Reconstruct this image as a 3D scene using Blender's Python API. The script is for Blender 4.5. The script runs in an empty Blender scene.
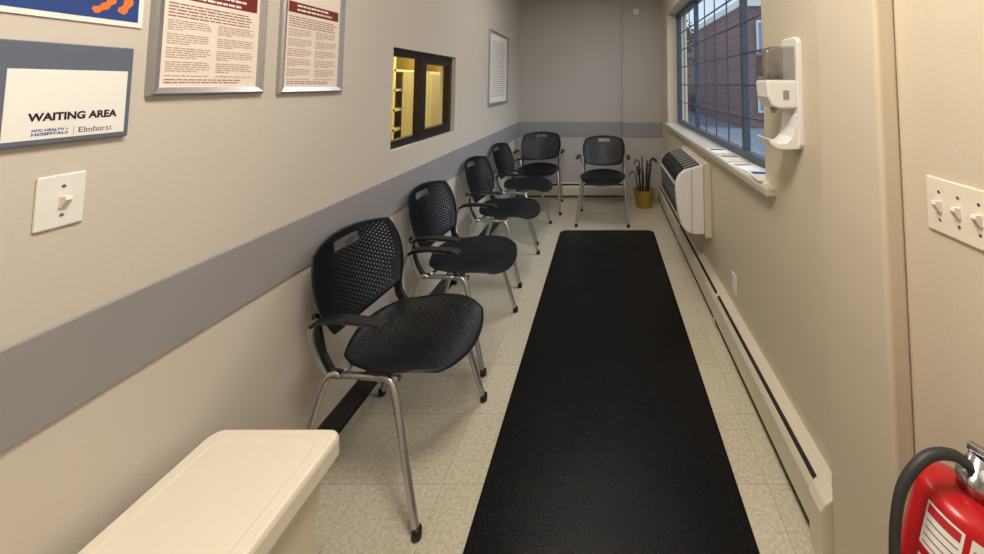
import bpy, bmesh, math, random
from mathutils import Vector, Matrix
random.seed(7)
S = bpy.context.scene
C = S.collection
PI = math.pi
def R(d): return math.radians(d)

# ------------------------------------------------------------------ materials
def lin(c):
    out = []
    for v in c:
        v = v / 255.0
        out.append(v / 12.92 if v <= 0.04045 else ((v + 0.055) / 1.055) ** 2.4)
    return tuple(out)

def M(name, rgb, rough=.5, metal=0., var=.06, scale=6., bump=0., bscale=200., emit=0., spec=.5):
    m = bpy.data.materials.new(name); m.use_nodes = True
    nt = m.node_tree; N = nt.nodes; L = nt.links
    b = N['Principled BSDF']
    b.inputs['Roughness'].default_value = rough
    b.inputs['Metallic'].default_value = metal
    b.inputs['Specular IOR Level'].default_value = spec
    c = lin(rgb)
    tc = N.new('ShaderNodeTexCoord')
    no = N.new('ShaderNodeTexNoise'); no.inputs['Scale'].default_value = scale; no.inputs['Detail'].default_value = 4
    L.new(tc.outputs['Object'], no.inputs['Vector'])
    mx = N.new('ShaderNodeMix'); mx.data_type = 'RGBA'
    mx.inputs[6].default_value = tuple(v * (1 - var) for v in c) + (1,)
    mx.inputs[7].default_value = tuple(min(1, v * (1 + var)) for v in c) + (1,)
    L.new(no.outputs['Fac'], mx.inputs[0])
    L.new(mx.outputs[2], b.inputs['Base Color'])
    if bump > 0:
        n2 = N.new('ShaderNodeTexNoise'); n2.inputs['Scale'].default_value = bscale; n2.inputs['Detail'].default_value = 2
        L.new(tc.outputs['Object'], n2.inputs['Vector'])
        bp = N.new('ShaderNodeBump'); bp.inputs['Strength'].default_value = bump; bp.inputs['Distance'].default_value = .01
        L.new(n2.outputs['Fac'], bp.inputs['Height'])
        L.new(bp.outputs['Normal'], b.inputs['Normal'])
    if emit > 0:
        L.new(mx.outputs[2], b.inputs['Emission Color'])
        b.inputs['Emission Strength'].default_value = emit
    return m

wall_m = M('painted plaster cream', (207, 198, 186), .55, var=.03, scale=3, bump=.05, bscale=120)
wallr_m = M('painted plaster warm', (212, 199, 176), .5, var=.03, scale=3, bump=.05, bscale=120)
wallb_m = M('painted plaster grey', (186, 180, 175), .55, var=.03, scale=3, bump=.05, bscale=120)
band_m = M('grey wall guard', (150, 147, 148), .5, var=.03)
ceil_m = M('white ceiling', (225, 222, 214), .8)
black_base = M('black vinyl base', (20, 18, 18), .35, var=.1)
rubber = M('black rubber', (6, 6, 6), .55, var=.1, spec=.2)
black_frame = M('black window frame', (20, 18, 17), .4, var=.1)
blue_frame = M('blue grey window frame', (72, 82, 96), .4, var=.1)
silver = M('silver painted steel', (190, 190, 192), .3, .85, var=.04)
alu = M('aluminium frame', (176, 176, 180), .32, .75, var=.04)
greyframe = M('slate grey frame', (98, 106, 122), .45, var=.05)
blackp = M('black plastic', (13, 14, 17), .4, var=.1)
hose_m = M('dark grey hose', (48, 48, 51), .5, var=.1)
white_p = M('white plastic', (234, 231, 225), .35, var=.02)
cream_p = M('cream plastic', (234, 223, 203), .38, var=.02)
heater_m = M('cream enamel', (214, 204, 184), .4, var=.03)
dark_m = M('dark gap', (18, 17, 16), .7)
paper_m = M('paper white', (238, 236, 230), .7, var=.02)
poster_m = M('poster paper', (240, 228, 214), .55, var=.02)
dred = M('dark red print', (120, 30, 38), .6)
textred = M('brown print', (160, 112, 104), .7)
textgrey = M('pale red print', (186, 154, 144), .7)
ink = M('black ink', (22, 22, 26), .6)
greyink = M('grey ink', (74, 74, 80), .6)
inkblue = M('blue ink', (26, 52, 140), .6)
inkred = M('red ink', (190, 40, 50), .6)
artblue = M('blue paint', (38, 66, 132), .6, var=.1)
artorange = M('orange paint', (226, 120, 52), .6, var=.1)
sill_m = M('stone sill', (200, 192, 178), .3, var=.12, scale=20)
red_m = M('red enamel', (186, 20, 24), .3, var=.05)
steel = M('chrome steel', (190, 190, 192), .22, 1., var=.03)
brass = M('brass pot', (178, 150, 70), .34, .5, var=.1)
twig = M('dark wood sticks', (40, 36, 33), .6, var=.3, scale=30)
yellow_w = M('yellow office wall', (222, 200, 122), .7, var=.05)
yellow_s = M('pale yellow shelf', (236, 222, 160), .6, var=.05)
cab_m = M('pale grey cream cabinet', (206, 198, 160), .5, var=.03)
leaf_m = M('tree leaves', (78, 100, 78), .7, var=.5, scale=2)
bark_m = M('tree bark', (84, 76, 70), .9, var=.3, scale=10)
asphalt = M('street asphalt', (130, 132, 138), .9, var=.15, scale=2)
carw = M('white car paint', (212, 216, 222), .25, var=.02)
carg = M('car glass', (34, 38, 44), .1)
tyre = M('tyre', (18, 18, 18), .8)
winpane = M('facade pane', (130, 150, 174), .15)
lamp_m = M('lamp diffuser', (255, 248, 234), .6, emit=4.0, var=.0)

def floor_material():
    m = bpy.data.materials.new('speckled vinyl tile'); m.use_nodes = True
    nt = m.node_tree; N = nt.nodes; L = nt.links; b = N['Principled BSDF']
    b.inputs['Roughness'].default_value = .28
    tc = N.new('ShaderNodeTexCoord')
    br = N.new('ShaderNodeTexBrick'); br.offset = 0; br.squash = 1
    br.inputs['Scale'].default_value = 1; br.inputs['Brick Width'].default_value = .305; br.inputs['Row Height'].default_value = .305
    br.inputs['Mortar Size'].default_value = .0013; br.inputs['Mortar Smooth'].default_value = .4
    br.inputs['Color1'].default_value = lin((214, 206, 184)) + (1,)
    br.inputs['Color2'].default_value = lin((207, 198, 175)) + (1,)
    br.inputs['Mortar'].default_value = lin((166, 156, 133)) + (1,)
    L.new(tc.outputs['Object'], br.inputs['Vector'])
    n1 = N.new('ShaderNodeTexNoise'); n1.inputs['Scale'].default_value = 74; n1.inputs['Detail'].default_value = 6; n1.inputs['Roughness'].default_value = .78
    L.new(tc.outputs['Object'], n1.inputs['Vector'])
    rp = N.new('ShaderNodeValToRGB'); e = rp.color_ramp.elements
    e[0].position = .34; e[0].color = (.46, .43, .38, 1); e[1].position = .57; e[1].color = (1, 1, 1, 1)
    L.new(n1.outputs['Fac'], rp.inputs['Fac'])
    mx = N.new('ShaderNodeMix'); mx.data_type = 'RGBA'; mx.blend_type = 'MULTIPLY'; mx.inputs[0].default_value = .62
    L.new(br.outputs['Color'], mx.inputs[6]); L.new(rp.outputs['Color'], mx.inputs[7])
    L.new(mx.outputs[2], b.inputs['Base Color'])
    return m
floor_m = floor_material()

def mat_material():
    m = bpy.data.materials.new('black mat pile'); m.use_nodes = True
    nt = m.node_tree; N = nt.nodes; L = nt.links; b = N['Principled BSDF']
    b.inputs['Specular IOR Level'].default_value = .2
    tc = N.new('ShaderNodeTexCoord')
    v = N.new('ShaderNodeTexNoise'); v.inputs['Scale'].default_value = 170; v.inputs['Detail'].default_value = 3
    L.new(tc.outputs['Object'], v.inputs['Vector'])
    rp = N.new('ShaderNodeValToRGB'); e = rp.color_ramp.elements
    e[0].position = .52; e[0].color = (.0016, .0015, .0016, 1); e[1].position = .72; e[1].color = (.018, .016, .016, 1)
    L.new(v.outputs['Fac'], rp.inputs['Fac']); L.new(rp.outputs['Color'], b.inputs['Base Color'])
    w = N.new('ShaderNodeTexNoise'); w.inputs['Scale'].default_value = 2.2; w.inputs['Detail'].default_value = 2
    L.new(tc.outputs['Object'], w.inputs['Vector'])
    mr = N.new('ShaderNodeMapRange'); mr.inputs[1].default_value = .3; mr.inputs[2].default_value = .7; mr.inputs[3].default_value = .28; mr.inputs[4].default_value = .42
    L.new(w.outputs['Fac'], mr.inputs[0]); L.new(mr.outputs[0], b.inputs['Roughness'])
    bp = N.new('ShaderNodeBump'); bp.inputs['Strength'].default_value = .3; bp.inputs['Distance'].default_value = .003
    L.new(v.outputs['Fac'], bp.inputs['Height']); L.new(bp.outputs['Normal'], b.inputs['Normal'])
    return m
pile_m = mat_material()

def shell_material():
    m = bpy.data.materials.new('perforated black shell'); m.use_nodes = True
    nt = m.node_tree; N = nt.nodes; L = nt.links; b = N['Principled BSDF']
    b.inputs['Base Color'].default_value = lin((10, 12, 20)) + (1,)
    b.inputs['Roughness'].default_value = .36
    b.inputs['Specular IOR Level'].default_value = .35
    tc = N.new('ShaderNodeTexCoord')
    mp = N.new('ShaderNodeMapping'); mp.inputs['Rotation'].default_value = (0, 0, PI / 4)
    L.new(tc.outputs['UV'], mp.inputs['Vector'])
    v = N.new('ShaderNodeTexVoronoi'); v.voronoi_dimensions = '2D'
    v.inputs['Scale'].default_value = 26; v.inputs['Randomness'].default_value = 0
    L.new(mp.outputs['Vector'], v.inputs['Vector'])
    g = N.new('ShaderNodeMath'); g.operation = 'GREATER_THAN'; g.inputs[1].default_value = .235
    L.new(v.outputs['Distance'], g.inputs[0])
    sp = N.new('ShaderNodeSeparateXYZ'); L.new(tc.outputs['UV'], sp.inputs[0])
    ab = []
    for k in (0, 1):
        s = N.new('ShaderNodeMath'); s.operation = 'SUBTRACT'; s.inputs[1].default_value = .5
        L.new(sp.outputs[k], s.inputs[0])
        a = N.new('ShaderNodeMath'); a.operation = 'ABSOLUTE'; L.new(s.outputs[0], a.inputs[0]); ab.append(a)
    mxx = N.new('ShaderNodeMath'); mxx.operation = 'MAXIMUM'
    L.new(ab[0].outputs[0], mxx.inputs[0]); L.new(ab[1].outputs[0], mxx.inputs[1])
    g2 = N.new('ShaderNodeMath'); g2.operation = 'GREATER_THAN'; g2.inputs[1].default_value = .43
    L.new(mxx.outputs[0], g2.inputs[0])
    mo = N.new('ShaderNodeMath'); mo.operation = 'MAXIMUM'
    L.new(g.outputs[0], mo.inputs[0]); L.new(g2.outputs[0], mo.inputs[1])
    tr = N.new('ShaderNodeBsdfTransparent'); ms = N.new('ShaderNodeMixShader')
    L.new(mo.outputs[0], ms.inputs[0]); L.new(tr.outputs[0], ms.inputs[1]); L.new(b.outputs[0], ms.inputs[2])
    L.new(ms.outputs[0], N['Material Output'].inputs['Surface'])
    return m
shell_m = shell_material()

def glass_material(name, tint, fac, rough):
    m = bpy.data.materials.new(name); m.use_nodes = True
    nt = m.node_tree; N = nt.nodes; L = nt.links
    tr = N.new('ShaderNodeBsdfTransparent'); tr.inputs['Color'].default_value = tint + (1,)
    gl = N.new('ShaderNodeBsdfGlossy'); gl.inputs['Roughness'].default_value = rough
    ms = N.new('ShaderNodeMixShader'); ms.inputs[0].default_value = fac
    L.new(tr.outputs[0], ms.inputs[1]); L.new(gl.outputs[0], ms.inputs[2])
    L.new(ms.outputs[0], N['Material Output'].inputs['Surface'])
    return m
glass_m = glass_material('window glass', (.95, .97, .98), .05, .02)
clear_m = glass_material('smoky clear plastic', (.72, .72, .72), .25, .12)

def brick_material():
    m = bpy.data.materials.new('red brick facade'); m.use_nodes = True
    nt = m.node_tree; N = nt.nodes; L = nt.links; b = N['Principled BSDF']
    b.inputs['Roughness'].default_value = .9
    tc = N.new('ShaderNodeTexCoord'); mp = N.new('ShaderNodeMapping'); mp.inputs['Rotation'].default_value = (PI / 2, 0, 0)
    br = N.new('ShaderNodeTexBrick'); br.inputs['Scale'].default_value = 2.2
    br.inputs['Color1'].default_value = lin((132, 100, 94)) + (1,); br.inputs['Color2'].default_value = lin((114, 86, 82)) + (1,)
    br.inputs['Mortar'].default_value = lin((150, 136, 130)) + (1,)
    L.new(tc.outputs['Object'], mp.inputs[0]); L.new(mp.outputs[0], br.inputs['Vector']); L.new(br.outputs['Color'], b.inputs['Base Color'])
    return m
brick_m = brick_material()

# ------------------------------------------------------------------ mesh helpers
def box(bm, x0, x1, y0, y1, z0, z1):
    vs = [bm.verts.new(p) for p in ((x0,y0,z0),(x1,y0,z0),(x1,y1,z0),(x0,y1,z0),(x0,y0,z1),(x1,y0,z1),(x1,y1,z1),(x0,y1,z1))]
    for f in ((3,2,1,0),(4,5,6,7),(0,1,5,4),(1,2,6,5),(2,3,7,6),(3,0,4,7)):
        bm.faces.new([vs[i] for i in f])
    return bm
def boxbm(*a): return box(bmesh.new(), *a)

def smooth_pts(pts, n=6):
    P = [Vector(p) for p in pts]; out = []
    for i in range(len(P) - 1):
        p0 = P[max(i-1, 0)]; p1 = P[i]; p2 = P[i+1]; p3 = P[min(i+2, len(P)-1)]
        for k in range(n):
            t = k / n
            out.append(.5 * ((2*p1) + (p2-p0)*t + (2*p0-5*p1+4*p2-p3)*t*t + (3*p1-p0-3*p2+p3)*t**3))
    out.append(P[-1]); return out

def tube(bm, pts, r, seg=10, sm=0):
    P = smooth_pts(pts, sm) if sm else [Vector(p) for p in pts]
    n = len(P); rr = r if isinstance(r, (list, tuple)) else None
    rings = []; nrm = None
    for i in range(n):
        t = (P[min(i+1, n-1)] - P[max(i-1, 0)]).normalized()
        if nrm is None:
            a = Vector((0,0,1)) if abs(t.z) < .9 else Vector((1,0,0))
            nrm = t.cross(a).normalized()
        else:
            nrm = (nrm - t * nrm.dot(t)).normalized()
        b = t.cross(nrm)
        if rr: f = i/(n-1)*(len(rr)-1); j = min(int(f), len(rr)-2); rad = rr[j]+(rr[j+1]-rr[j])*(f-j)
        else: rad = r
        rings.append([bm.verts.new(P[i] + (nrm*math.cos(2*PI*k/seg) + b*math.sin(2*PI*k/seg))*rad) for k in range(seg)])
    for i in range(n-1):
        for k in range(seg):
            f = bm.faces.new((rings[i][k], rings[i][(k+1)%seg], rings[i+1][(k+1)%seg], rings[i+1][k])); f.smooth = True
    bm.faces.new(rings[0][::-1]); bm.faces.new(rings[-1])
    return bm

def lathe(bm, prof, cx=0, cy=0, seg=28):
    rings = []
    for r, z in prof:
        if r < 1e-6: rings.append([bm.verts.new((cx, cy, z))])
        else: rings.append([bm.verts.new((cx + r*math.cos(2*PI*k/seg), cy + r*math.sin(2*PI*k/seg), z)) for k in range(seg)])
    for a, b in zip(rings[:-1], rings[1:]):
        for k in range(seg):
            k2 = (k+1) % seg
            if len(a) == 1 and len(b) == 1: continue
            if len(a) == 1: f = bm.faces.new((a[0], b[k2], b[k]))
            elif len(b) == 1: f = bm.faces.new((a[k], a[k2], b[0]))
            else: f = bm.faces.new((a[k], a[k2], b[k2], b[k]))
            f.smooth = True
    for rg, rev in ((rings[0], True), (rings[-1], False)):
        if len(rg) > 1: bm.faces.new(rg[::-1] if rev else rg)
    return bm

def prism(bm, poly, a0, a1, axis='y'):
    def P(u, v, w):
        return (u, w, v) if axis == 'y' else ((w, u, v) if axis == 'x' else (u, v, w))
    A = [bm.verts.new(P(u, v, a0)) for u, v in poly]; B = [bm.verts.new(P(u, v, a1)) for u, v in poly]
    n = len(poly)
    bm.faces.new(A); bm.faces.new(B[::-1])
    for i in range(n): bm.faces.new((A[i], B[i], B[(i+1)%n], A[(i+1)%n]))
    bmesh.ops.recalc_face_normals(bm, faces=bm.faces[:])
    return bm

def sheet(fn, nu, nv, skip=None):
    bm = bmesh.new(); uvl = bm.loops.layers.uv.new('uv')
    V = [[bm.verts.new(fn(-1+2*i/nu, -1+2*j/nv)) for i in range(nu+1)] for j in range(nv+1)]
    for j in range(nv):
        for i in range(nu):
            u = -1+2*(i+.5)/nu; v = -1+2*(j+.5)/nv
            if skip and skip(u, v): continue
            f = bm.faces.new((V[j][i], V[j][i+1], V[j+1][i+1], V[j+1][i])); f.smooth = True
            for l, (a, b) in zip(f.loops, ((i,j),(i+1,j),(i+1,j+1),(i,j+1))): l[uvl].uv = (a/nu, b/nv)
    loose = [v for v in bm.verts if not v.link_faces]
    bmesh.ops.delete(bm, geom=loose, context='VERTS')
    return bm

def link(name, me, mat, parent=None):
    me.materials.clear(); me.materials.append(mat)
    o = bpy.data.objects.new(name, me); C.objects.link(o)
    if parent is not None: o.parent = parent
    return o

def absloc(o):
    v = Vector((0,0,0))
    while o is not None: v += o.location; o = o.parent
    return v

def obj(name, bm, mat, parent=None, world=False, bevel=0, seg=2, solid=0, smooth=False):
    if world and parent is not None: bmesh.ops.translate(bm, verts=bm.verts[:], vec=-absloc(parent))
    me = bpy.data.meshes.new(name); bm.to_mesh(me); bm.free()
    o = link(name, me, mat, parent)
    if solid:
        md = o.modifiers.new('Solidify', 'SOLIDIFY'); md.thickness = solid; md.offset = 0
    if bevel:
        md = o.modifiers.new('Bevel', 'BEVEL'); md.width = bevel; md.segments = seg; md.limit_method = 'ANGLE'; md.angle_limit = R(35)
    return o

def tag(o, label, cat, group=None):
    o['label'] = label; o['category'] = cat
    if group: o['group'] = group
    return o
def thing(name, label, cat, loc=(0,0,0), rotz=0, group=None):
    o = bpy.data.objects.new(name, None); C.objects.link(o); o.empty_display_size = .1
    o.location = loc; o.rotation_euler = (0, 0, rotz)
    return tag(o, label, cat, group)
def struct(name, bm, mat, parent=None, **k):
    o = obj(name, bm, mat, parent, **k)
    if parent is None: o['kind'] = 'structure'
    return o

def text_bm(body, width, height_hint, y, z, x, bold=0.0):
    cu = bpy.data.curves.new('txt', 'FONT'); cu.body = body; cu.size = 1; cu.align_x = 'LEFT'; cu.offset = bold
    o = bpy.data.objects.new('txt', cu); C.objects.link(o)
    dg = bpy.context.evaluated_depsgraph_get(); dg.update()
    me = bpy.data.meshes.new_from_object(o.evaluated_get(dg))
    bpy.data.objects.remove(o)
    xs = [v.co.x for v in me.vertices]; ys = [v.co.y for v in me.vertices]
    x0, x1, y0, y1 = min(xs), max(xs), min(ys), max(ys)
    for v in me.vertices:
        a = (v.co.x-x0)/(x1-x0)*width; b = (v.co.y-y0)/(y1-y0)*height_hint
        v.co = (x, y+a, z+b)
    bm = bmesh.new(); bm.from_mesh(me); bpy.data.meshes.remove(me)
    return bm

def serif_word(y, z, x, cap):      # the word Elmhurst with slab serifs, cap = capital height
    spec = (('E', .62, 1, ((.12, 0), (.12, 1))), ('l', .15, 1, ((.5, 0), (.25, 1))), ('m', .86, .68, ((.08, 0), (.5, 0), (.92, 0))),
            ('h', .52, 1, ((.12, 0), (.9, 0), (.05, 1))), ('u', .52, .68, ((.05, 1), (.85, 1), (.95, 0))), ('r', .34, .68, ((.2, 0),)),
            ('s', .40, .68, ()), ('t', .32, .88, ()))
    tmp = bpy.data.meshes.new('t'); out = bmesh.new(); cy = y
    for ch, w, hh, ser in spec:
        b = text_bm(ch, w*cap, hh*cap, cy, z, x, .004); b.to_mesh(tmp); b.free(); out.from_mesh(tmp)
        for fx, top in ser:
            c = cy+fx*w*cap; z0 = z+(hh*cap-.07*cap if top else 0)
            out.faces.new([out.verts.new(p) for p in ((x, c-.15*cap, z0), (x, c+.15*cap, z0), (x, c+.15*cap, z0+.07*cap), (x, c-.15*cap, z0+.07*cap))])
        cy += (w+.17)*cap
    bpy.data.meshes.remove(tmp)
    return out

def wquads(rects, x):            # flat rectangles lying on the left wall: (y0,y1,z0,z1)
    bm = bmesh.new()
    for y0, y1, z0, z1 in rects:
        bm.faces.new([bm.verts.new(p) for p in ((x,y0,z0),(x,y1,z0),(x,y1,z1),(x,y0,z1))])
    return bm

# ------------------------------------------------------------------ room shell
XL, XR, YB, YF, ZC = -1.155, .76, 5.13, -1.5, 2.75
struct('floor', boxbm(XL-.12, XR+.24, YF-.1, YB+.1, -.1, 0), floor_m)
struct('ceiling', boxbm(XL-.12, XR+.24, YF-.1, YB+.1, ZC, ZC+.1), ceil_m)
bm = bmesh.new(); wy0, wy1, wz0, wz1 = 2.07, 2.94, 1.137, 1.703
box(bm, XL-.12, XL, YF, YB, 0, wz0); box(bm, XL-.12, XL, YF, YB, wz1, ZC)
box(bm, XL-.12, XL, YF, wy0, wz0, wz1); box(bm, XL-.12, XL, wy1, YB, wz0, wz1)
struct('wall_left', bm, wall_m)
bm = bmesh.new(); ry0, ry1, rz0, rz1 = 1.83, 4.62, 1.0, 2.35
box(bm, XR, XR+.24, YF, YB, 0, rz0); box(bm, XR, XR+.24, YF, YB, rz1, ZC)
box(bm, XR, XR+.24, YF, ry0, rz0, rz1); box(bm, XR, XR+.24, ry1, YB, rz0, rz1)
struct('wall_right', bm, wallr_m)
struct('wall_back', boxbm(XL-.12, XR+.24, YB, YB+.1, 0, ZC), wallb_m)
struct('wall_front', boxbm(XL-.12, XR+.24, YF-.1, YF, 0, ZC), wall_m)
struct('wall_chase', boxbm(.24, XR, YB-.05, YB, 0, ZC), wallb_m)
struct('wall_pilaster', boxbm(.705, XR, .985, 1.27, 0, ZC), wallr_m, bevel=.012, seg=4)
struct('trim_1', boxbm(XL, XL+.008, YF, YB, .798, .994), band_m, bevel=.003)
bm = bmesh.new(); box(bm, XL+.008, .24, YB-.008, YB, .798, .994); box(bm, .24, XR, YB-.058, YB-.05, .798, .994)
struct('trim_2', bm, band_m)
struct('baseboard_left', prism(bmesh.new(), [(XL,0),(XL+.014,0),(XL+.008,.012),(XL+.006,.115),(XL,.12)], YF, YB), black_base)

# interior window on the left wall
w2 = bmesh.new(); a, b = XL-.07, XL-.03; t = .045
box(w2, a, b, wy0, wy1, wz0, wz0+t); box(w2, a, b, wy0, wy1, wz1-t, wz1)
box(w2, a, b, wy0, wy0+t, wz0+t, wz1-t); box(w2, a, b, wy1-t, wy1, wz0+t, wz1-t)
W2 = struct('window_2', w2, black_frame, bevel=.003)
obj('mullion', boxbm(a+.003, b+.012, 2.43, 2.50, wz0+t, wz1-t), black_frame, W2, bevel=.003)
bm = bmesh.new(); box(bm, a+.004, b+.008, 2.50, wy1-t, wz0+t, wz0+t+.025); box(bm, a+.004, b+.008, 2.50, wy1-t, wz1-t-.025, wz1-t); box(bm, a+.004, b+.008, wy1-t-.025, wy1-t, wz0+t+.025, wz1-t-.025)
obj('sash', bm, black_frame, W2)
obj('glass', boxbm(a+.016, a+.019, wy0+t, wy1-t, wz0+t, wz1-t), glass_m, W2)
# office behind it
OX0, OX1, OY0, OY1 = -2.3, XL-.12, 1.4, 5.8
struct('wall_office_left', boxbm(OX0-.1, OX0, OY0, OY1, 0, 2.6), yellow_w)
struct('wall_office_front', boxbm(OX0-.1, OX1, OY0-.1, OY0, 0, 2.6), yellow_w)
struct('wall_office_back', boxbm(OX0-.1, OX1, OY1, OY1+.1, 0, 2.6), yellow_w)
struct('wall_office_right', boxbm(OX1, OX1+.1, YB+.1, OY1, 0, 2.6), yellow_w)
struct('floor_office', boxbm(OX0-.1, OX1, OY0, OY1, -.1, 0), yellow_w)
struct('ceiling_office', boxbm(OX0-.1, OX1, OY0, OY1, 2.6, 2.7), yellow_w)
sh = thing('shelving_unit', 'pale yellow shelving unit seen through the left pane of the interior window', 'shelf', (OX0, 4.1, 0))
for yy in (3.0, 3.62, 4.24, 4.86, 5.48): obj('upright', boxbm(OX0, OX0+.3, yy-.015, yy+.015, 0, 2.2), yellow_s, sh, True)
for k in range(12):
    z = .1+k*.19; obj('shelf_board', boxbm(OX0, OX0+.3, 3.0, 5.48, z, z+.022), yellow_s, sh, True)
cb = thing('office_cabinet', 'pale cream cabinet seen through the right pane of the interior window', 'cabinet', (-1.8, 4.1, 0))
obj('body', boxbm(-1.98, -1.72, 3.72, 4.55, 0, 1.62), cab_m, cb, True, bevel=.004)
for y0_, y1_ in ((3.73, 4.13), (4.14, 4.54)):
    d_ = obj('door', boxbm(-1.72, -1.70, y0_, y1_, .06, 1.60), cab_m, cb, True, bevel=.003)
    yh = y1_-.05 if y0_ < 4 else y0_+.05
    obj('handle', boxbm(-1.70, -1.68, yh-.008, yh+.008, 1.22, 1.36), steel, d_, True)

# street window on the right wall
bm = bmesh.new(); a, b = .875, .925; t = .045
box(bm, a, b, ry0, ry1, 1.035, 1.035+t); box(bm, a, b, ry0, ry1, rz1-t, rz1)
box(bm, a, b, ry0, ry0+t, 1.08, rz1-t); box(bm, a, b, ry1-t, ry1, 1.08, rz1-t)
W1 = struct('window_1', bm, blue_frame, bevel=.003)
for y in (2.46, 3.74): obj('mullion', boxbm(a+.01, b, y-.022, y+.022, 1.08, rz1-t), blue_frame, W1, bevel=.003)
bm = bmesh.new()
for s0, s1, n in ((ry0+t, 2.438, 2), (2.482, 3.718, 4), (3.762, ry1-t, 3)):
    for k in range(1, n): y = s0+(s1-s0)*k/n; box(bm, .897, .905, y-.005, y+.005, 1.08, rz1-t)
    for k in range(1, 6): z = 1.085+(rz1-t-1.085)*k/6; box(bm, .896, .906, s0, s1, z-.005, z+.005)
obj('muntin_grid', bm, blue_frame, W1)
obj('glass', boxbm(.899, .903, ry0+t, ry1-t, 1.08, rz1-t), glass_m, W1)
obj('window_sill', boxbm(.715, .93, 1.72, ry1, 1.0, 1.035), sill_m, W1, bevel=.006)

# ------------------------------------------------------------------ heaters
def heater_profile(base, sgn):       # (offset, z)
    return [(base+sgn*o, z) for o, z in ((0,.005),(.06,.005),(.06,.03),(.078,.03),(.078,.155),(.066,.175),(.03,.20),(0,.20))]
h = thing('baseboard_heater', 'long cream baseboard heater running along the right wall under the window', 'heater', (XR, 1.3, 0))
obj('cover', prism(bmesh.new(), heater_profile(XR, -1), 1.33, 5.0), heater_m, h, True)
obj('top_slot', prism(bmesh.new(), [(XR-.0625,.1785),(XR-.050,.1870),(XR-.049,.1880),(XR-.0635,.1795)], 1.36, 4.98), dark_m, h, True)
obj('toe_gap', boxbm(XR-.0795, XR-.0775, 1.36, 4.98, .03, .046), dark_m, h, True)
obj('end_cap', prism(bmesh.new(), [(XR,0),(XR-.088,0),(XR-.088,.165),(XR-.072,.188),(XR-.035,.21),(XR,.21)], 1.272, 1.345), heater_m, h, True, bevel=.004)
for y in (2.45, 3.65):
    obj('joint_strip', prism(bmesh.new(), [(XR,.002),(XR-.081,.002),(XR-.081,.158),(XR-.068,.178),(XR-.03,.204),(XR,.204)], y, y+.03), heater_m, h, True)
h2 = thing('baseboard_heater', 'short cream baseboard heater on the back wall behind the two chairs', 'heater', (-.4, YB, 0))
def hy(prof): 
    bm = bmesh.new(); prism(bm, prof, -1.12, .235, 'x'); return bm
obj('cover', hy(heater_profile(YB, -1)), heater_m, h2, True)
obj('top_slot', hy([(YB-.0675,.1755),(YB-.045,.1925),(YB-.044,.1935),(YB-.0685,.1765)]), dark_m, h2, True)
obj('toe_gap', boxbm(-1.1, .23, YB-.0795, YB-.0775, .03, .05), dark_m, h2, True)

# ------------------------------------------------------------------ floor mat
def rrect(x0, x1, y0, y1, r, n=6):
    out = []
    for cx, cy, a0 in ((x1-r,y0+r,-90),(x1-r,y1-r,0),(x0+r,y1-r,90),(x0+r,y0+r,180)):
        for k in range(n+1): an = R(a0+90*k/n); out.append((cx+r*math.cos(an), cy+r*math.sin(an)))
    return out
mt = thing('floor_mat', 'long black carpet runner mat with rubber border down the middle of the floor', 'mat', (.02, 2.3, 0))
obj('rubber_border', prism(bmesh.new(), rrect(-.455, .495, .55, 4.0, .07), 0, .005, 'z'), rubber, mt, True, bevel=.002)
obj('carpet_pile', prism(bmesh.new(), rrect(-.443, .483, .562, 3.988, .06), .004, .0075, 'z'), pile_m, mt, True)

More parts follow.
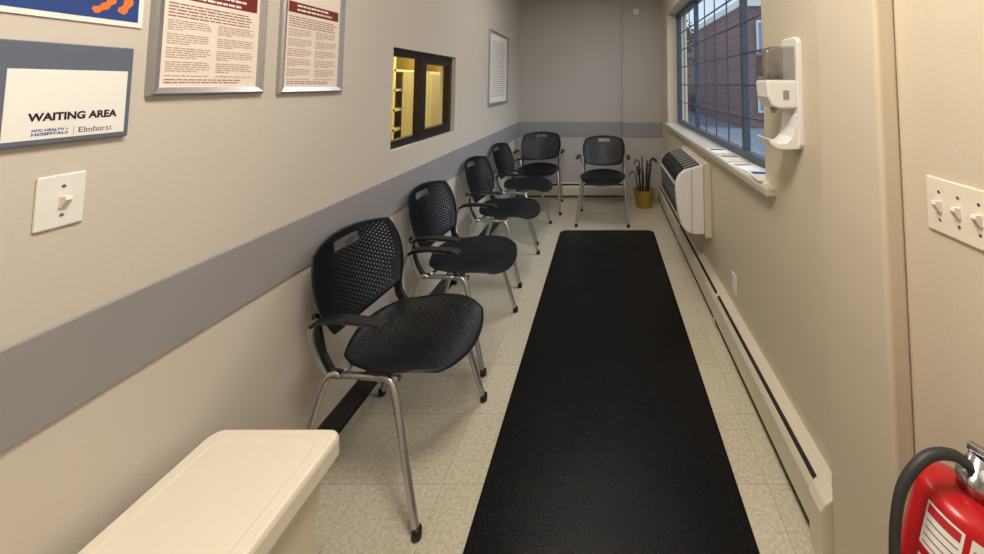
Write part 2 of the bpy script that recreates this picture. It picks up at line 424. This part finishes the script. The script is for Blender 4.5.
# ------------------------------------------------------------------ chairs
def sq(u, v, k=.34): return u*math.sqrt(1-k*v*v), v*math.sqrt(1-k*u*u)
def seat_fn(u, v):
    a, b = sq(u, v, .38)
    z = .488 - .018*(1-a*a)*(1-b*b) + .008*a*a
    if b < -.35: z -= .05*((-b-.35)/.65)**2
    if b > .5: z += .03*((b-.5)/.5)**2
    return (.25*a*(1-.06*max(0,b)), -.085+.235*b, z)
def back_fn(u, v):
    a, b = sq(u, v, .31)
    w = .248*a*(1+.05*b)
    return (w, .165+.105*(b+1)/2 - .07*a*a + .018*(1-b*b), .717+.170*b)
def make_chair(label, group):
    t = thing('waiting_chair', label, 'chair', (0,0,0), 0, group)
    obj('seat', sheet(seat_fn, 28, 28), shell_m, t, solid=.004)
    obj('backrest', sheet(back_fn, 28, 28, lambda u, v: abs(u) < .32 and .60 < v < .80), shell_m, t, solid=.004)
    for s in (-1, 1):
        lf = obj('leg', tube(bmesh.new(), [(s*.222,-.06,.455),(s*.234,-.125,.44),(s*.255,-.19,.22),(s*.274,-.25,.014)], .0125, 12, 6), silver, t)
        obj('foot_glide', lathe(bmesh.new(), [(.014,0),(.017,.004),(.016,.03),(.012,.034)], s*.2745, -.251, 14), blackp, lf)
        lr = obj('leg', tube(bmesh.new(), [(s*.222,.08,.455),(s*.234,.13,.44),(s*.250,.19,.22),(s*.264,.25,.014)], .0125, 12, 6), silver, t)
        obj('foot_glide', lathe(bmesh.new(), [(.014,0),(.017,.004),(.016,.03),(.012,.034)], s*.2645, .251, 14), blackp, lr)
        bm = bmesh.new(); prism(bm, [(.075,.445),(.135,.445),(.170,.50),(.200,.66),(.180,.66),(.145,.53),(.11,.475),(.075,.47)], s*.222-.009, s*.222+.009, 'x')
        obj('back_support', bm, blackp, t, bevel=.004)
        ar = obj('armrest', tube(bmesh.new(), [(s*.232,.125,.45),(s*.250,.155,.53),(s*.268,.165,.61),(s*.277,.145,.662),(s*.281,.09,.678),(s*.282,-.04,.674)], .0095, 12, 6), silver, t)
        pts = [(.150,.664),(.125,.684),(.04,.693),(-.08,.689),(-.118,.678),(-.105,.672),(-.06,.676),(.04,.679),(.115,.668),(.140,.655)]
        bm = bmesh.new(); prism(bm, pts, s*.281-.021, s*.281+.021, 'x')
        obj('arm_pad', bm, blackp, ar, bevel=.006, seg=3)
    fr = bmesh.new()
    for s in (-1, 1): tube(fr, [(s*.222,-.14,.457),(s*.222,.12,.457)], .0115, 10)
    for y in (-.09, .08): tube(fr, [(-.222,y,.455),(.222,y,.455)], .011, 10)
    obj('seat_frame', fr, silver, t)
    return t
def dup(root, loc, rotz, label):
    r = root.copy(); C.objects.link(r); r.location = loc; r.rotation_euler = (0,0,rotz); r['label'] = label
    for ch in list(root.children):
        c = ch.copy(); C.objects.link(c); c.parent = r
        for g in list(ch.children):
            d = g.copy(); C.objects.link(d); d.parent = c
    return r
ch0 = make_chair('black perforated armchair nearest the camera, right behind the beige bin', 'waiting chairs around the room')
ch0.location = (-.850, 1.65, 0); ch0.rotation_euler = (0, 0, R(85))
for x, y, r, lb in (
    (-.86, 2.35, 86, 'black perforated armchair second from the beige bin along the left wall'),
    (-.86, 3.20, 86, 'black perforated armchair third from the beige bin, past the interior window'),
    (-.86, 3.94, 85, 'black perforated armchair fourth from the beige bin, last along the left wall'),
    (-.80, 4.70, 3, 'black perforated armchair facing forward in the far left corner'),
    (-.02, 4.34, -2, 'black perforated armchair facing forward beside the brass bucket')):
    dup(ch0, (x, y, 0), R(r), lb)

# ------------------------------------------------------------------ storage bin
bn = thing('storage_bin', 'beige plastic bin with a flat overhanging lid against the left wall', 'bin', (-.93, .9, 0))
bx0, bx1, by0, by1, bz = -1.115, -.745, .62, 1.155, .52
bm = bmesh.new()
def ring(z, ins): return [bm.verts.new((x, y, z)) for x, y in rrect(bx0+ins, bx1-ins, by0+ins, by1-ins, .03, 5)]
rs = [ring(0, .055), ring(.44, .026), ring(.44, .018), ring(.475, .018)]
for A, B in zip(rs[:-1], rs[1:]):
    for i in range(len(A)): bm.faces.new((A[i], A[(i+1)%len(A)], B[(i+1)%len(A)], B[i]))
bm.faces.new(rs[0][::-1]); bm.faces.new(rs[-1])
obj('body', bm, cream_p, bn, True)
bm = bmesh.new()
rs = [ring(.462, 0), ring(.505, .002), ring(.516, .006), ring(.519, .012), ring(.5192, .04), ring(.5175, .044)]
for A, B in zip(rs[:-1], rs[1:]):
    for i in range(len(A)):
        f = bm.faces.new((A[i], A[(i+1)%len(A)], B[(i+1)%len(A)], B[i])); f.smooth = False
bm.faces.new(rs[0][::-1]); bm.faces.new(rs[-1])
obj('lid', bm, cream_p, bn, True, bevel=.003)

# ------------------------------------------------------------------ things on the left wall
def frame_bm(y0, y1, z0, z1, w, d, x=XL):
    bm = bmesh.new()
    O = [(y0,z0),(y1,z0),(y1,z1),(y0,z1)]; I = [(y0+w,z0+w),(y1-w,z0+w),(y1-w,z1-w),(y0+w,z1-w)]
    layers = [[(x,)+p for p in O], [(x+d*.7,)+p for p in O],
              [(x+d,y0+w*.3*(1 if i in (0,3) else 0)+(y1-y0)*(1 if i in (1,2) else 0)-w*.3*(1 if i in (1,2) else 0), z0+w*.3*(1 if i in (0,1) else 0)+(z1-z0)*(1 if i in (2,3) else 0)-w*.3*(1 if i in (2,3) else 0)) for i in range(4)],
              [(x+d*.6,)+p for p in I], [(x+.002,)+p for p in I], [(x,)+p for p in I]]
    L = []
    for l in layers:
        l2 = []
        for p in l:
            l2.append(bm.verts.new(p))
        L.append(l2)
    L.append(L[0])
    for A, B in zip(L[:-1], L[1:]):
        for i in range(4): bm.faces.new((A[i], A[(i+1)%4], B[(i+1)%4], B[i]))
    bmesh.ops.recalc_face_normals(bm, faces=bm.faces[:])
    return bm
def text_rects(y0, y1, z0, z1, dz, hgt, gap_every=6):
    out = []; z = z1; n = 0
    while z > z0:
        n += 1
        if n % gap_every == 0: z -= dz; continue
        w = (y1-y0)*(random.uniform(.88, 1) if (n+1) % gap_every else random.uniform(.3, .7))
        y = y0
        while y < y0+w-.004:
            l = random.uniform(.008, .028); e = min(y+l, y0+w); out.append((y, e, z-hgt, z)); y = e+.003
        z -= dz
    return out
def poster(name, y0, y1, z0, z1, label, hz0, hz1):
    t = thing(name, label, 'poster', (XL, (y0+y1)/2, z0))
    obj('frame', frame_bm(y0, y1, z0, z1, .022, .018), alu, t, True)
    obj('page', boxbm(XL+.001, XL+.005, y0+.02, y1-.02, z0+.02, z1-.02), poster_m, t, True)
    obj('header_band', wquads([(y0+.032, y1-.032, hz0, hz1)], XL+.0056), dred, t, True)
    ym = (y0+y1)/2
    obj('header_lettering', wquads(text_rects(ym-.09, ym+.09, hz0+.008, hz1-.008, .016, .007, 9), XL+.0061), poster_m, t, True)
    r = text_rects(y0+.036, y1-.036, hz0-.05, hz0-.014, .0085, .0036, 9)
    obj('heading_text', wquads(r, XL+.0056), textred, t, True)
    r = text_rects(y0+.036, ym-.008, z0+.05, hz0-.06, .0062, .0026) + text_rects(ym+.006, y1-.036, z0+.05, hz0-.06, .0062, .0026)
    obj('body_text', wquads(r, XL+.0056), textgrey, t, True)
    obj('footer_text', wquads(text_rects(y0+.036, y1-.06, z0+.030, z0+.044, .0075, .003, 9), XL+.0056), textred, t, True)
    return t
poster('framed_notice', .955, 1.275, 1.469, 1.93, 'large notice poster in silver frame, closer to the waiting area sign', 1.732, 1.80)
poster('framed_notice', 1.335, 1.655, 1.466, 1.90, 'large notice poster in silver frame, closer to the black interior window', 1.765, 1.805)

sg = thing('waiting_area_sign', 'grey framed white sign lettered waiting area above the light switch', 'sign', (XL, .82, 1.376))
sy0, sy1, sz0, sz1 = .712, .920, 1.376, 1.586
obj('frame', boxbm(XL, XL+.012, sy0, sy1, sz0, sz1), greyframe, sg, True, bevel=.003)
obj('paper', boxbm(XL+.011, XL+.0128, sy0+.014, sy1-.010, 1.388, 1.530), paper_m, sg, True)
obj('lettering', text_bm('WAITING AREA', .138, .0170, .757, 1.4245, XL+.0133, .04), ink, sg, True)
obj('logo_lettering', text_bm('NYC', .015, .0052, .764, 1.4035, XL+.0133, .03), inkblue, sg, True)
obj('logo_lettering', text_bm('HEALTH +', .034, .0052, .782, 1.4035, XL+.0133, .03), inkblue, sg, True)
obj('logo_lettering', text_bm('HOSPITALS', .052, .0058, .764, 1.3955, XL+.0133, .03), inkblue, sg, True)
obj('place_lettering', serif_word(.832, 1.3955, XL+.0133, .0112), greyink, sg, True)
obj('rule_line', wquads([(.824, .8246, 1.392, 1.41)], XL+.0133), greyink, sg, True)

ap = thing('art_print', 'small blue and orange art print at the top of the left wall', 'picture', (XL, .83, 1.638))
obj('sheet', boxbm(XL, XL+.004, .70, .938, 1.638, 1.90), paper_m, ap, True)
obj('blue_field', wquads([(.712, .928, 1.650, 1.888)], XL+.0045), artblue, ap, True)
bm = bmesh.new()
def stroke(pts, w):
    P = smooth_pts([(0,)+p for p in pts], 6)
    prev = None
    for i, p in enumerate(P):
        t = (P[min(i+1,len(P)-1)]-P[max(i-1,0)]).normalized(); n = Vector((0,-t.z,t.y))*w*(.6+.4*math.sin(i*.9)**2)
        a = bm.verts.new((XL+.005, p.y+n.y, p.z+n.z)); b_ = bm.verts.new((XL+.005, p.y-n.y, p.z-n.z))
        if prev: bm.faces.new((prev[0], a, b_, prev[1]))
        prev = (a, b_)
stroke([(.845,1.665),(.868,1.682),(.88,1.71),(.865,1.75)], .009); stroke([(.893,1.668),(.908,1.70),(.900,1.74),(.915,1.77)], .010)
stroke([(.74,1.70),(.79,1.69),(.83,1.72)], .010); stroke([(.76,1.80),(.82,1.78),(.88,1.82)], .011); stroke([(.73,1.85),(.80,1.84),(.9,1.87)], .009)
bmesh.ops.recalc_face_normals(bm, faces=bm.faces[:])
obj('orange_strokes', bm, artorange, ap, True)

def toggle(bm, x, y, z, s):
    prism(bm, [(x, z-.012), (x+s*.006, z-.012), (x+s*.016, z+.004), (x+s*.014, z+.012), (x, z+.010)], y-.0055, y+.0055, 'y')
sw = thing('light_switch', 'single white toggle light switch under the waiting area sign', 'light switch', (XL, .825, 1.197))
obj('plate', boxbm(XL, XL+.006, .784, .858, 1.199, 1.309), white_p, sw, True, bevel=.003)
bm = bmesh.new(); toggle(bm, XL+.005, .822, 1.252, 1); obj('toggle', bm, white_p, sw, True)
for z in (1.284, 1.224): obj('screw', tube(bmesh.new(), [(XL+.005,.822,z),(XL+.0072,.822,z)], .0035, 10), steel, sw, True)
obj('toggle_surround', boxbm(XL+.0055, XL+.0065, .814, .830, 1.238, 1.270), cream_p, sw, True)

fb = thing('framed_board', 'tall silver framed board on the left wall beyond the interior window', 'board', (XL, 4.1, 1.28))
obj('frame', frame_bm(3.75, 4.46, 1.28, 2.05, .03, .022), alu, fb, True)
obj('sheet', boxbm(XL+.001, XL+.006, 3.775, 4.435, 1.305, 2.025), paper_m, fb, True)
obj('printed_text', wquads(text_rects(3.85, 4.36, 1.36, 1.95, .022, .007, 99), XL+.0066), textgrey, fb, True)

# ------------------------------------------------------------------ things on the right wall
ac = thing('air_conditioner', 'white room air conditioner mounted on the right wall below the window', 'air conditioner', (XR, 3.15, .42))
A0, A1 = 2.78, 3.54
obj('sleeve', boxbm(.71, XR, A0-.015, A1+.015, .41, .93), heater_m, ac, True, bevel=.006)
obj('body', prism(bmesh.new(), [(.71,.43),(.635,.43),(.59,.445),(.555,.48),(.535,.53),(.520,.60),(.512,.67),(.508,.74),(.512,.79),(.524,.825),(.545,.853),(.58,.880),(.71,.918)], A0, A1), white_p, ac, True, bevel=.008, seg=3)
bm = bmesh.new(); prism(bm, [(.582,.8825),(.69,.9145),(.689,.9175),(.581,.8855)], A0+.03, A1-.03); obj('outlet_recess', bm, dark_m, ac, True)
bm = bmesh.new()
for k in range(10):
    y = A0+.05+k*.072; prism(bm, [(.582,.884),(.69,.916),(.688,.924),(.580,.892)], y, y+.016)
obj('outlet_slats', bm, band_m, ac, True)
bm = bmesh.new(); prism(bm, [(.512,.792),(.5245,.827),(.5455,.855),(.580,.882),(.578,.886),(.5425,.859),(.5215,.829),(.509,.794)], A0+.04, A1-.04); obj('control_panel', bm, dark_m, ac, True)
bm = bmesh.new()
for k in range(8): z = .58+k*.024; x_ = .522-.013*(k/7); box(bm, x_-.006, x_+.006, A0+.04, A1-.04, z, z+.011)
obj('intake_slats', bm, blackp, ac, True)
obj('side_seam', boxbm(.62, .624, A0-.0015, A0+.002, .44, .885), band_m, ac, True)

dp = thing('sanitizer_dispenser', 'white wall mounted hand sanitizer dispenser with clear top and drip tray', 'dispenser', (XR, 1.53, 1.245))
d0, d1 = 1.465, 1.60
bm = bmesh.new(); prism(bm, rrect(d0, d1, 1.245, 1.685, .03), .742, XR+.002, 'x'); obj('back_plate', bm, white_p, dp, True, bevel=.004)
bm = bmesh.new(); prism(bm, [(.744,1.405),(.675,1.405),(.648,1.415),(.632,1.45),(.627,1.515),(.744,1.515)], d0+.012, d1-.012); obj('pump_housing', bm, white_p, dp, True, bevel=.008, seg=3)
bm = bmesh.new(); prism(bm, [(.744,1.515),(.627,1.515),(.627,1.60),(.635,1.632),(.66,1.648),(.744,1.648)], d0+.014, d1-.014); obj('reservoir', bm, clear_m, dp, True, bevel=.008, seg=3)
obj('bottle_cap', lathe(bmesh.new(), [(.030,1.518),(.030,1.55),(.024,1.556),(.016,1.585),(0,1.585)], .685, 1.532, 20), band_m, dp, False).location = -dp.location
obj('lock_button', boxbm(.69, .712, d0+.010, d0+.014, 1.44, 1.475), band_m, dp, True)
obj('nozzle', tube(bmesh.new(), [(.675,1.532,1.406),(.675,1.532,1.385)], [.014,.009], 12), band_m, dp, True)
bm = bmesh.new(); prism(bm, [(.744,1.25),(.69,1.248),(.655,1.254),(.636,1.268),(.628,1.29),(.634,1.291),(.645,1.278),(.67,1.270),(.70,1.274),(.720,1.295),(.730,1.33),(.735,1.38),(.744,1.385)], d0+.010, d1-.010); obj('drip_tray', bm, white_p, dp, True, bevel=.003)

ot = thing('wall_outlet', 'white electrical outlet low on the right wall above the heater', 'outlet', (XR, 2.3, .27))
obj('plate', boxbm(XR-.006, XR, 2.265, 2.337, .275, .39), white_p, ot, True, bevel=.002)
for z in (.307, .358): obj('socket', prism(bmesh.new(), rrect(2.284, 2.318, z-.013, z+.013, .009), XR-.0085, XR-.005, 'x'), cream_p, ot, True)

s3 = thing('light_switch', 'triple toggle light switch plate near the fire extinguisher', 'light switch', (XR, .83, 1.166))
obj('plate', boxbm(XR-.006, XR, .748, .910, 1.166, 1.287), cream_p, s3, True, bevel=.003)
for y in (.783, .829, .875):
    bm = bmesh.new(); toggle(bm, XR-.005, y, 1.226, -1); obj('toggle', bm, white_p, s3, True)
    for z in (1.257, 1.196): obj('screw', tube(bmesh.new(), [(XR-.005,y,z),(XR-.0072,y,z)], .0035, 10), steel, s3, True)

ex = thing('fire_extinguisher', 'red fire extinguisher with black hose hanging on the right wall', 'fire extinguisher', (.540, .745, .308))
ex.rotation_euler = (0, R(17), 0)
r = .079
obj('cylinder', lathe(bmesh.new(), [(.06,0),(.072,.004),(.072,.02),(r,.03),(r,.434),(.077,.444),(.067,.454),(.045,.462),(.024,.465)], seg=40), red_m, ex)
obj('neck', lathe(bmesh.new(), [(.026,.458),(.026,.476),(.030,.479),(.030,.492),(.020,.497),(.018,.53)], seg=20), steel, ex)
bm = bmesh.new(); prism(bm, [(.02,.505),(-.02,.507),(-.07,.497),(-.07,.503),(-.02,.518),(.02,.52)], -.010, .010, 'y'); 
bmesh.ops.rotate(bm, verts=bm.verts[:], cent=(0,0,0), matrix=Matrix.Rotation(R(120), 3, 'Z')); obj('carry_handle', bm, steel, ex, bevel=.002)
bm = bmesh.new(); prism(bm, [(.02,.528),(-.02,.536),(-.075,.550),(-.074,.557),(-.02,.547),(.02,.54)], -.009, .009, 'y')
bmesh.ops.rotate(bm, verts=bm.verts[:], cent=(0,0,0), matrix=Matrix.Rotation(R(120), 3, 'Z')); obj('squeeze_lever', bm, steel, ex, bevel=.002)
bm = bmesh.new(); tube(bm, [(.0,-.014,.508),(0,-.030,.508)], .014, 16); obj('pressure_gauge', bm, white_p, ex)
obj('hose', tube(bmesh.new(), [(-.012,0,.503),(-.055,-.005,.520),(-.105,-.008,.505),(-.136,-.010,.45),(-.134,-.010,.38),(-.112,-.008,.29),(-.096,-.004,.20)], .0092, 12, 8), hose_m, ex)
obj('nozzle', tube(bmesh.new(), [(-.096,-.004,.21),(-.097,-.003,.12)], [.010,.014], 12), blackp, ex)
def patch(a0, a1, z0, z1, rr):
    bm = bmesh.new(); n = 14; prev = None
    for k in range(n+1):
        an = R(a0+(a1-a0)*k/n); a = bm.verts.new((rr*math.cos(an), rr*math.sin(an), z0)); b = bm.verts.new((rr*math.cos(an), rr*math.sin(an), z1))
        if prev: f = bm.faces.new((prev[0], a, b, prev[1])); f.smooth = True
        prev = (a, b)
    return bm
lb = obj('instruction_label', patch(182, 222, .360, .433, r+.0006), paper_m, ex)
lb2 = obj('inspection_label', patch(228, 276, .345, .433, r+.0006), paper_m, ex)
lb3 = obj('class_label', patch(184, 222, .22, .345, r+.0006), paper_m, ex)
lb4 = obj('warning_label', patch(230, 274, .22, .328, r+.0006), paper_m, ex)
obj('label_print', patch(184, 219, .414, .429, r+.0010), inkred, lb)
for z in (.366, .378, .390, .402): obj('label_line', patch(185, 219, z, z+.0025, r+.0010), textred, lb)
for z in (.352, .368, .384, .400, .416): obj('label_line', patch(231, 273, z, z+.0025, r+.0010), textred, lb2)
obj('label_print', patch(187, 219, .312, .336, r+.0010), inkred, lb3)
obj('label_print', patch(233, 271, .298, .320, r+.0010), inkred, lb4)
obj('wall_hook', boxbm(.05, .088, -.02, .02, .43, .50), steel, ex)

# booklets on the sill
for k, (y, x, rz, z, m_, lb_) in enumerate((
        (1.90, .795, 8, 1.035, paper_m, 'white booklet with brown print at the bottom of the stack on the window sill'),
        (1.91, .790, -6, 1.043, cream_p, 'cream booklet with blue print on top of the stack on the window sill'),
        (2.17, .797, 12, 1.035, paper_m, 'loose white leaflet lying next to the stacked booklets on the window sill'),
        (2.42, .792, -5, 1.035, cream_p, 'cream leaflet in the middle of the row on the window sill'),
        (2.68, .797, 6, 1.035, paper_m, 'white leaflet farthest from the dispenser on the window sill'))):
    t = thing('booklet', lb_, 'booklet', (x, y, z), R(rz))
    hgt = .008 if k < 2 else .003
    obj('cover', boxbm(-.065, .065, -.10, .10, 0, hgt), m_, t, bevel=.001)
    obj('cover_print', boxbm(-.05, .05, .02, .07, hgt-.0005, hgt+.0006), (textred, inkblue, textgrey, textred, greyink)[k], t)

# sensor on the back wall
se = thing('wall_sensor', 'small white sensor box high on the back wall', 'sensor', (.42, YB-.05, 2.43))
obj('housing', boxbm(.385, .455, YB-.09, YB-.05, 2.43, 2.51), white_p, se, True, bevel=.008)
ln = obj('lens', lathe(bmesh.new(), [(0,-.006),(.014,-.004),(.018,0)], seg=16), cream_p, se)
ln.rotation_euler = (R(-90), 0, 0); ln.location = (0, -.040, .035)

# brass bucket with curved sticks
PX, PY = .48, 4.77
pp = thing('bucket', 'brass coloured bucket holding dark curved sticks in the far right corner', 'bucket', (PX, PY, 0))
obj('shell', lathe(bmesh.new(), [(0,0),(.09,0),(.10,.01),(.124,.18),(.130,.20),(.137,.207),(.137,.215),(.127,.213),(.12,.19),(.09,.02),(0,.015)], seg=30), brass, pp)
NS = 11
for k in range(NS):
    an = 2*PI*k/NS+random.uniform(-.1,.1); rb = .055+.02*(k % 2); ht = random.uniform(.36, .58)
    lean = random.uniform(.01, .06); hk = an+random.uniform(-.5,.5)
    ca, sa = math.cos(an), math.sin(an)
    tx, ty = ca*(rb*.9+lean), sa*(rb*.9+lean)*.8
    hx, hy_ = math.cos(hk), math.sin(hk)*.7
    pts = [(ca*rb*.7, sa*rb*.7, .017), (ca*rb, sa*rb, .20), (tx, ty, ht-.04), (tx+hx*.012, ty+hy_*.012, ht), (tx+hx*.042, ty+hy_*.042, ht+.022), (tx+hx*.072, ty+hy_*.072, ht-.002), (tx+hx*.078, ty+hy_*.078, ht-.04)]
    st = obj('curved_stick', tube(bmesh.new(), pts, [.007,.008,.007,.0065,.0065,.0065,.006], 8, 5), twig)
    st.location = (PX, PY, 0)
    tag(st, 'thin dark stick with a curved top standing in the brass bucket', 'stick', 'sticks in the brass bucket')

# ceiling lights
LY = .55
for y, lb_ in ((LY, 'recessed ceiling light panel over the near end of the mat'), (3.3, 'recessed ceiling light panel over the far half of the mat')):
    cl = thing('ceiling_light', lb_, 'ceiling light', (-.1, y, ZC))
    bm = bmesh.new(); box(bm, -.43, .23, y-.33, y-.30, ZC-.02, ZC); box(bm, -.43, .23, y+.30, y+.33, ZC-.02, ZC); box(bm, -.43, -.40, y-.30, y+.30, ZC-.02, ZC); box(bm, .20, .23, y-.30, y+.30, ZC-.02, ZC)
    obj('frame', bm, white_p, cl, True)
    obj('diffuser', boxbm(-.40, .20, y-.30, y+.30, ZC-.012, ZC), lamp_m, cl, True)

# ------------------------------------------------------------------ outside the street window
g = obj('ground', boxbm(1.2, 60, -20, 90, -.5, -.35), asphalt); g['kind'] = 'structure'
bd = thing('brick_building', 'red brick building across the street seen through the window', 'building', (12, 16, -.35))
obj('wall', boxbm(5.8, 20, 16, 34, -.35, 4.8), brick_m, bd, True)
obj('roof_parapet', boxbm(5.7, 20.1, 15.9, 34.1, 4.8, 5.1), ceil_m, bd, True)
for fl in range(2):
    for k in range(4):
        x = 6.4+k*2.6; z = .3+fl*2.4
        w = obj('facade_window', boxbm(x, x+1.1, 15.94, 16.0, z, z+1.5), ceil_m, bd, True)
        obj('pane', boxbm(x+.1, x+1.0, 15.92, 15.945, z+.1, z+1.4), winpane, w, True)
def tree(x, y, hgt, spread, n, label):
    t = thing('street_tree', label, 'tree', (x, y, -.35))
    bm = bmesh.new(); tube(bm, [(0,0,0),(.05,0,hgt*.3),(-.05,.1,hgt*.6),(0,0,hgt*.9)], [.16,.13,.08,.03], 10, 4)
    for k in range(9):
        an = random.uniform(0, 2*PI); z0 = hgt*random.uniform(.3, .75)
        tube(bm, [(0,0,z0),(spread*.4*math.cos(an),spread*.4*math.sin(an),z0+.5),(spread*.8*math.cos(an),spread*.8*math.sin(an),z0+1.2)], [.06,.035,.015], 6, 3)
    obj('trunk', bm, bark_m, t)
    bm = bmesh.new()
    for k in range(n):
        d = Vector((random.gauss(0,1), random.gauss(0,1), random.gauss(0,1))).normalized()*random.random()**.5
        c = Vector((d.x*spread, d.y*spread, hgt*.62+d.z*hgt*.36)); a = Vector((random.uniform(-1,1),random.uniform(-1,1),random.uniform(-1,1))).normalized()*.16; b = a.cross(Vector((.3,.5,.8))).normalized()*.09
        bm.faces.new([bm.verts.new(p) for p in (c-a, c+b, c+a, c-b)])
    obj('foliage', bm, leaf_m, t)
tree(3.7, 21, 6.2, 1.4, 380, 'leafy street tree standing nearer to the window')
tree(3.5, 31, 8, 1.8, 420, 'leafy street tree farther from the window')
def car(x, y, label):
    t = thing('parked_car', label, 'car', (x, y, -.35))
    obj('body', prism(bmesh.new(), [(-2.1,.3),(2.1,.3),(2.15,.7),(1.9,.85),(1.2,.92),(.6,1.38),(-1.0,1.4),(-1.7,.95),(-2.1,.85)], -.85, .85, 'x'), carw, t, bevel=.06)
    obj('side_glass', prism(bmesh.new(), [(1.0,.93),(.55,1.3),(-.95,1.32),(-1.5,.95)], -.87, .87, 'x'), carg, t)
    for sx in (-.8, .8):
        for sy in (-1.35, 1.35):
            bm = bmesh.new(); tube(bm, [(sx-.1,sy,.32),(sx+.1,sy,.32)], .32, 20); obj('wheel', bm, tyre, t)
car(4.2, 26, 'white parked car down the street beyond the window')

# ------------------------------------------------------------------ light
def area(name, loc, rot, sx, sy, e, col):
    l = bpy.data.lights.new(name, 'AREA'); l.shape = 'RECTANGLE'; l.size = sx; l.size_y = sy; l.energy = e; l.color = col
    o = bpy.data.objects.new(name, l); C.objects.link(o); o.location = loc; o.rotation_euler = rot; return o
area('lamp_near', (-.1, LY, ZC-.03), (0,0,0), .58, .58, 37, (1, .93, .84))
area('lamp_far', (-.1, 3.3, ZC-.03), (0,0,0), .58, .58, 11, (1, .95, .89))
area('lamp_office', (-1.5, 3.4, 2.55), (0,0,0), .4, 2.5, 46, (1, .88, .58))
sl = bpy.data.lights.new('daylight', 'SUN'); sl.energy = 2.8; sl.angle = R(50); sl.color = (.80, .89, 1)
so = bpy.data.objects.new('daylight', sl); C.objects.link(so)
so.rotation_euler = Vector((-1, .25, -.75)).to_track_quat('-Z', 'Y').to_euler()

wd = bpy.data.worlds.new('World'); S.world = wd; wd.use_nodes = True
nt = wd.node_tree; bg = nt.nodes['Background']
tc = nt.nodes.new('ShaderNodeTexCoord'); sp = nt.nodes.new('ShaderNodeSeparateXYZ'); rp = nt.nodes.new('ShaderNodeValToRGB')
nt.links.new(tc.outputs['Generated'], sp.inputs[0]); nt.links.new(sp.outputs['Z'], rp.inputs['Fac']); nt.links.new(rp.outputs['Color'], bg.inputs['Color'])
rp.color_ramp.elements[0].color = (.62, .70, .80, 1); rp.color_ramp.elements[1].color = (.38, .52, .8, 1)
bg.inputs['Strength'].default_value = 1.4

# ------------------------------------------------------------------ camera
cam = bpy.data.cameras.new('Camera'); co = bpy.data.objects.new('Camera', cam); C.objects.link(co)
F = 380.0
cam.sensor_fit = 'HORIZONTAL'; cam.sensor_width = 36; cam.lens = F/984*36
cam.shift_x = (492-605)/984; cam.shift_y = (60-277)/984
cam.clip_start = .02
co.location = (0, 0, 1.5); co.rotation_euler = (R(90)+math.atan(24/F), 0, 0)
S.camera = co
S.view_settings.view_transform = 'Standard'
S.view_settings.exposure = 0
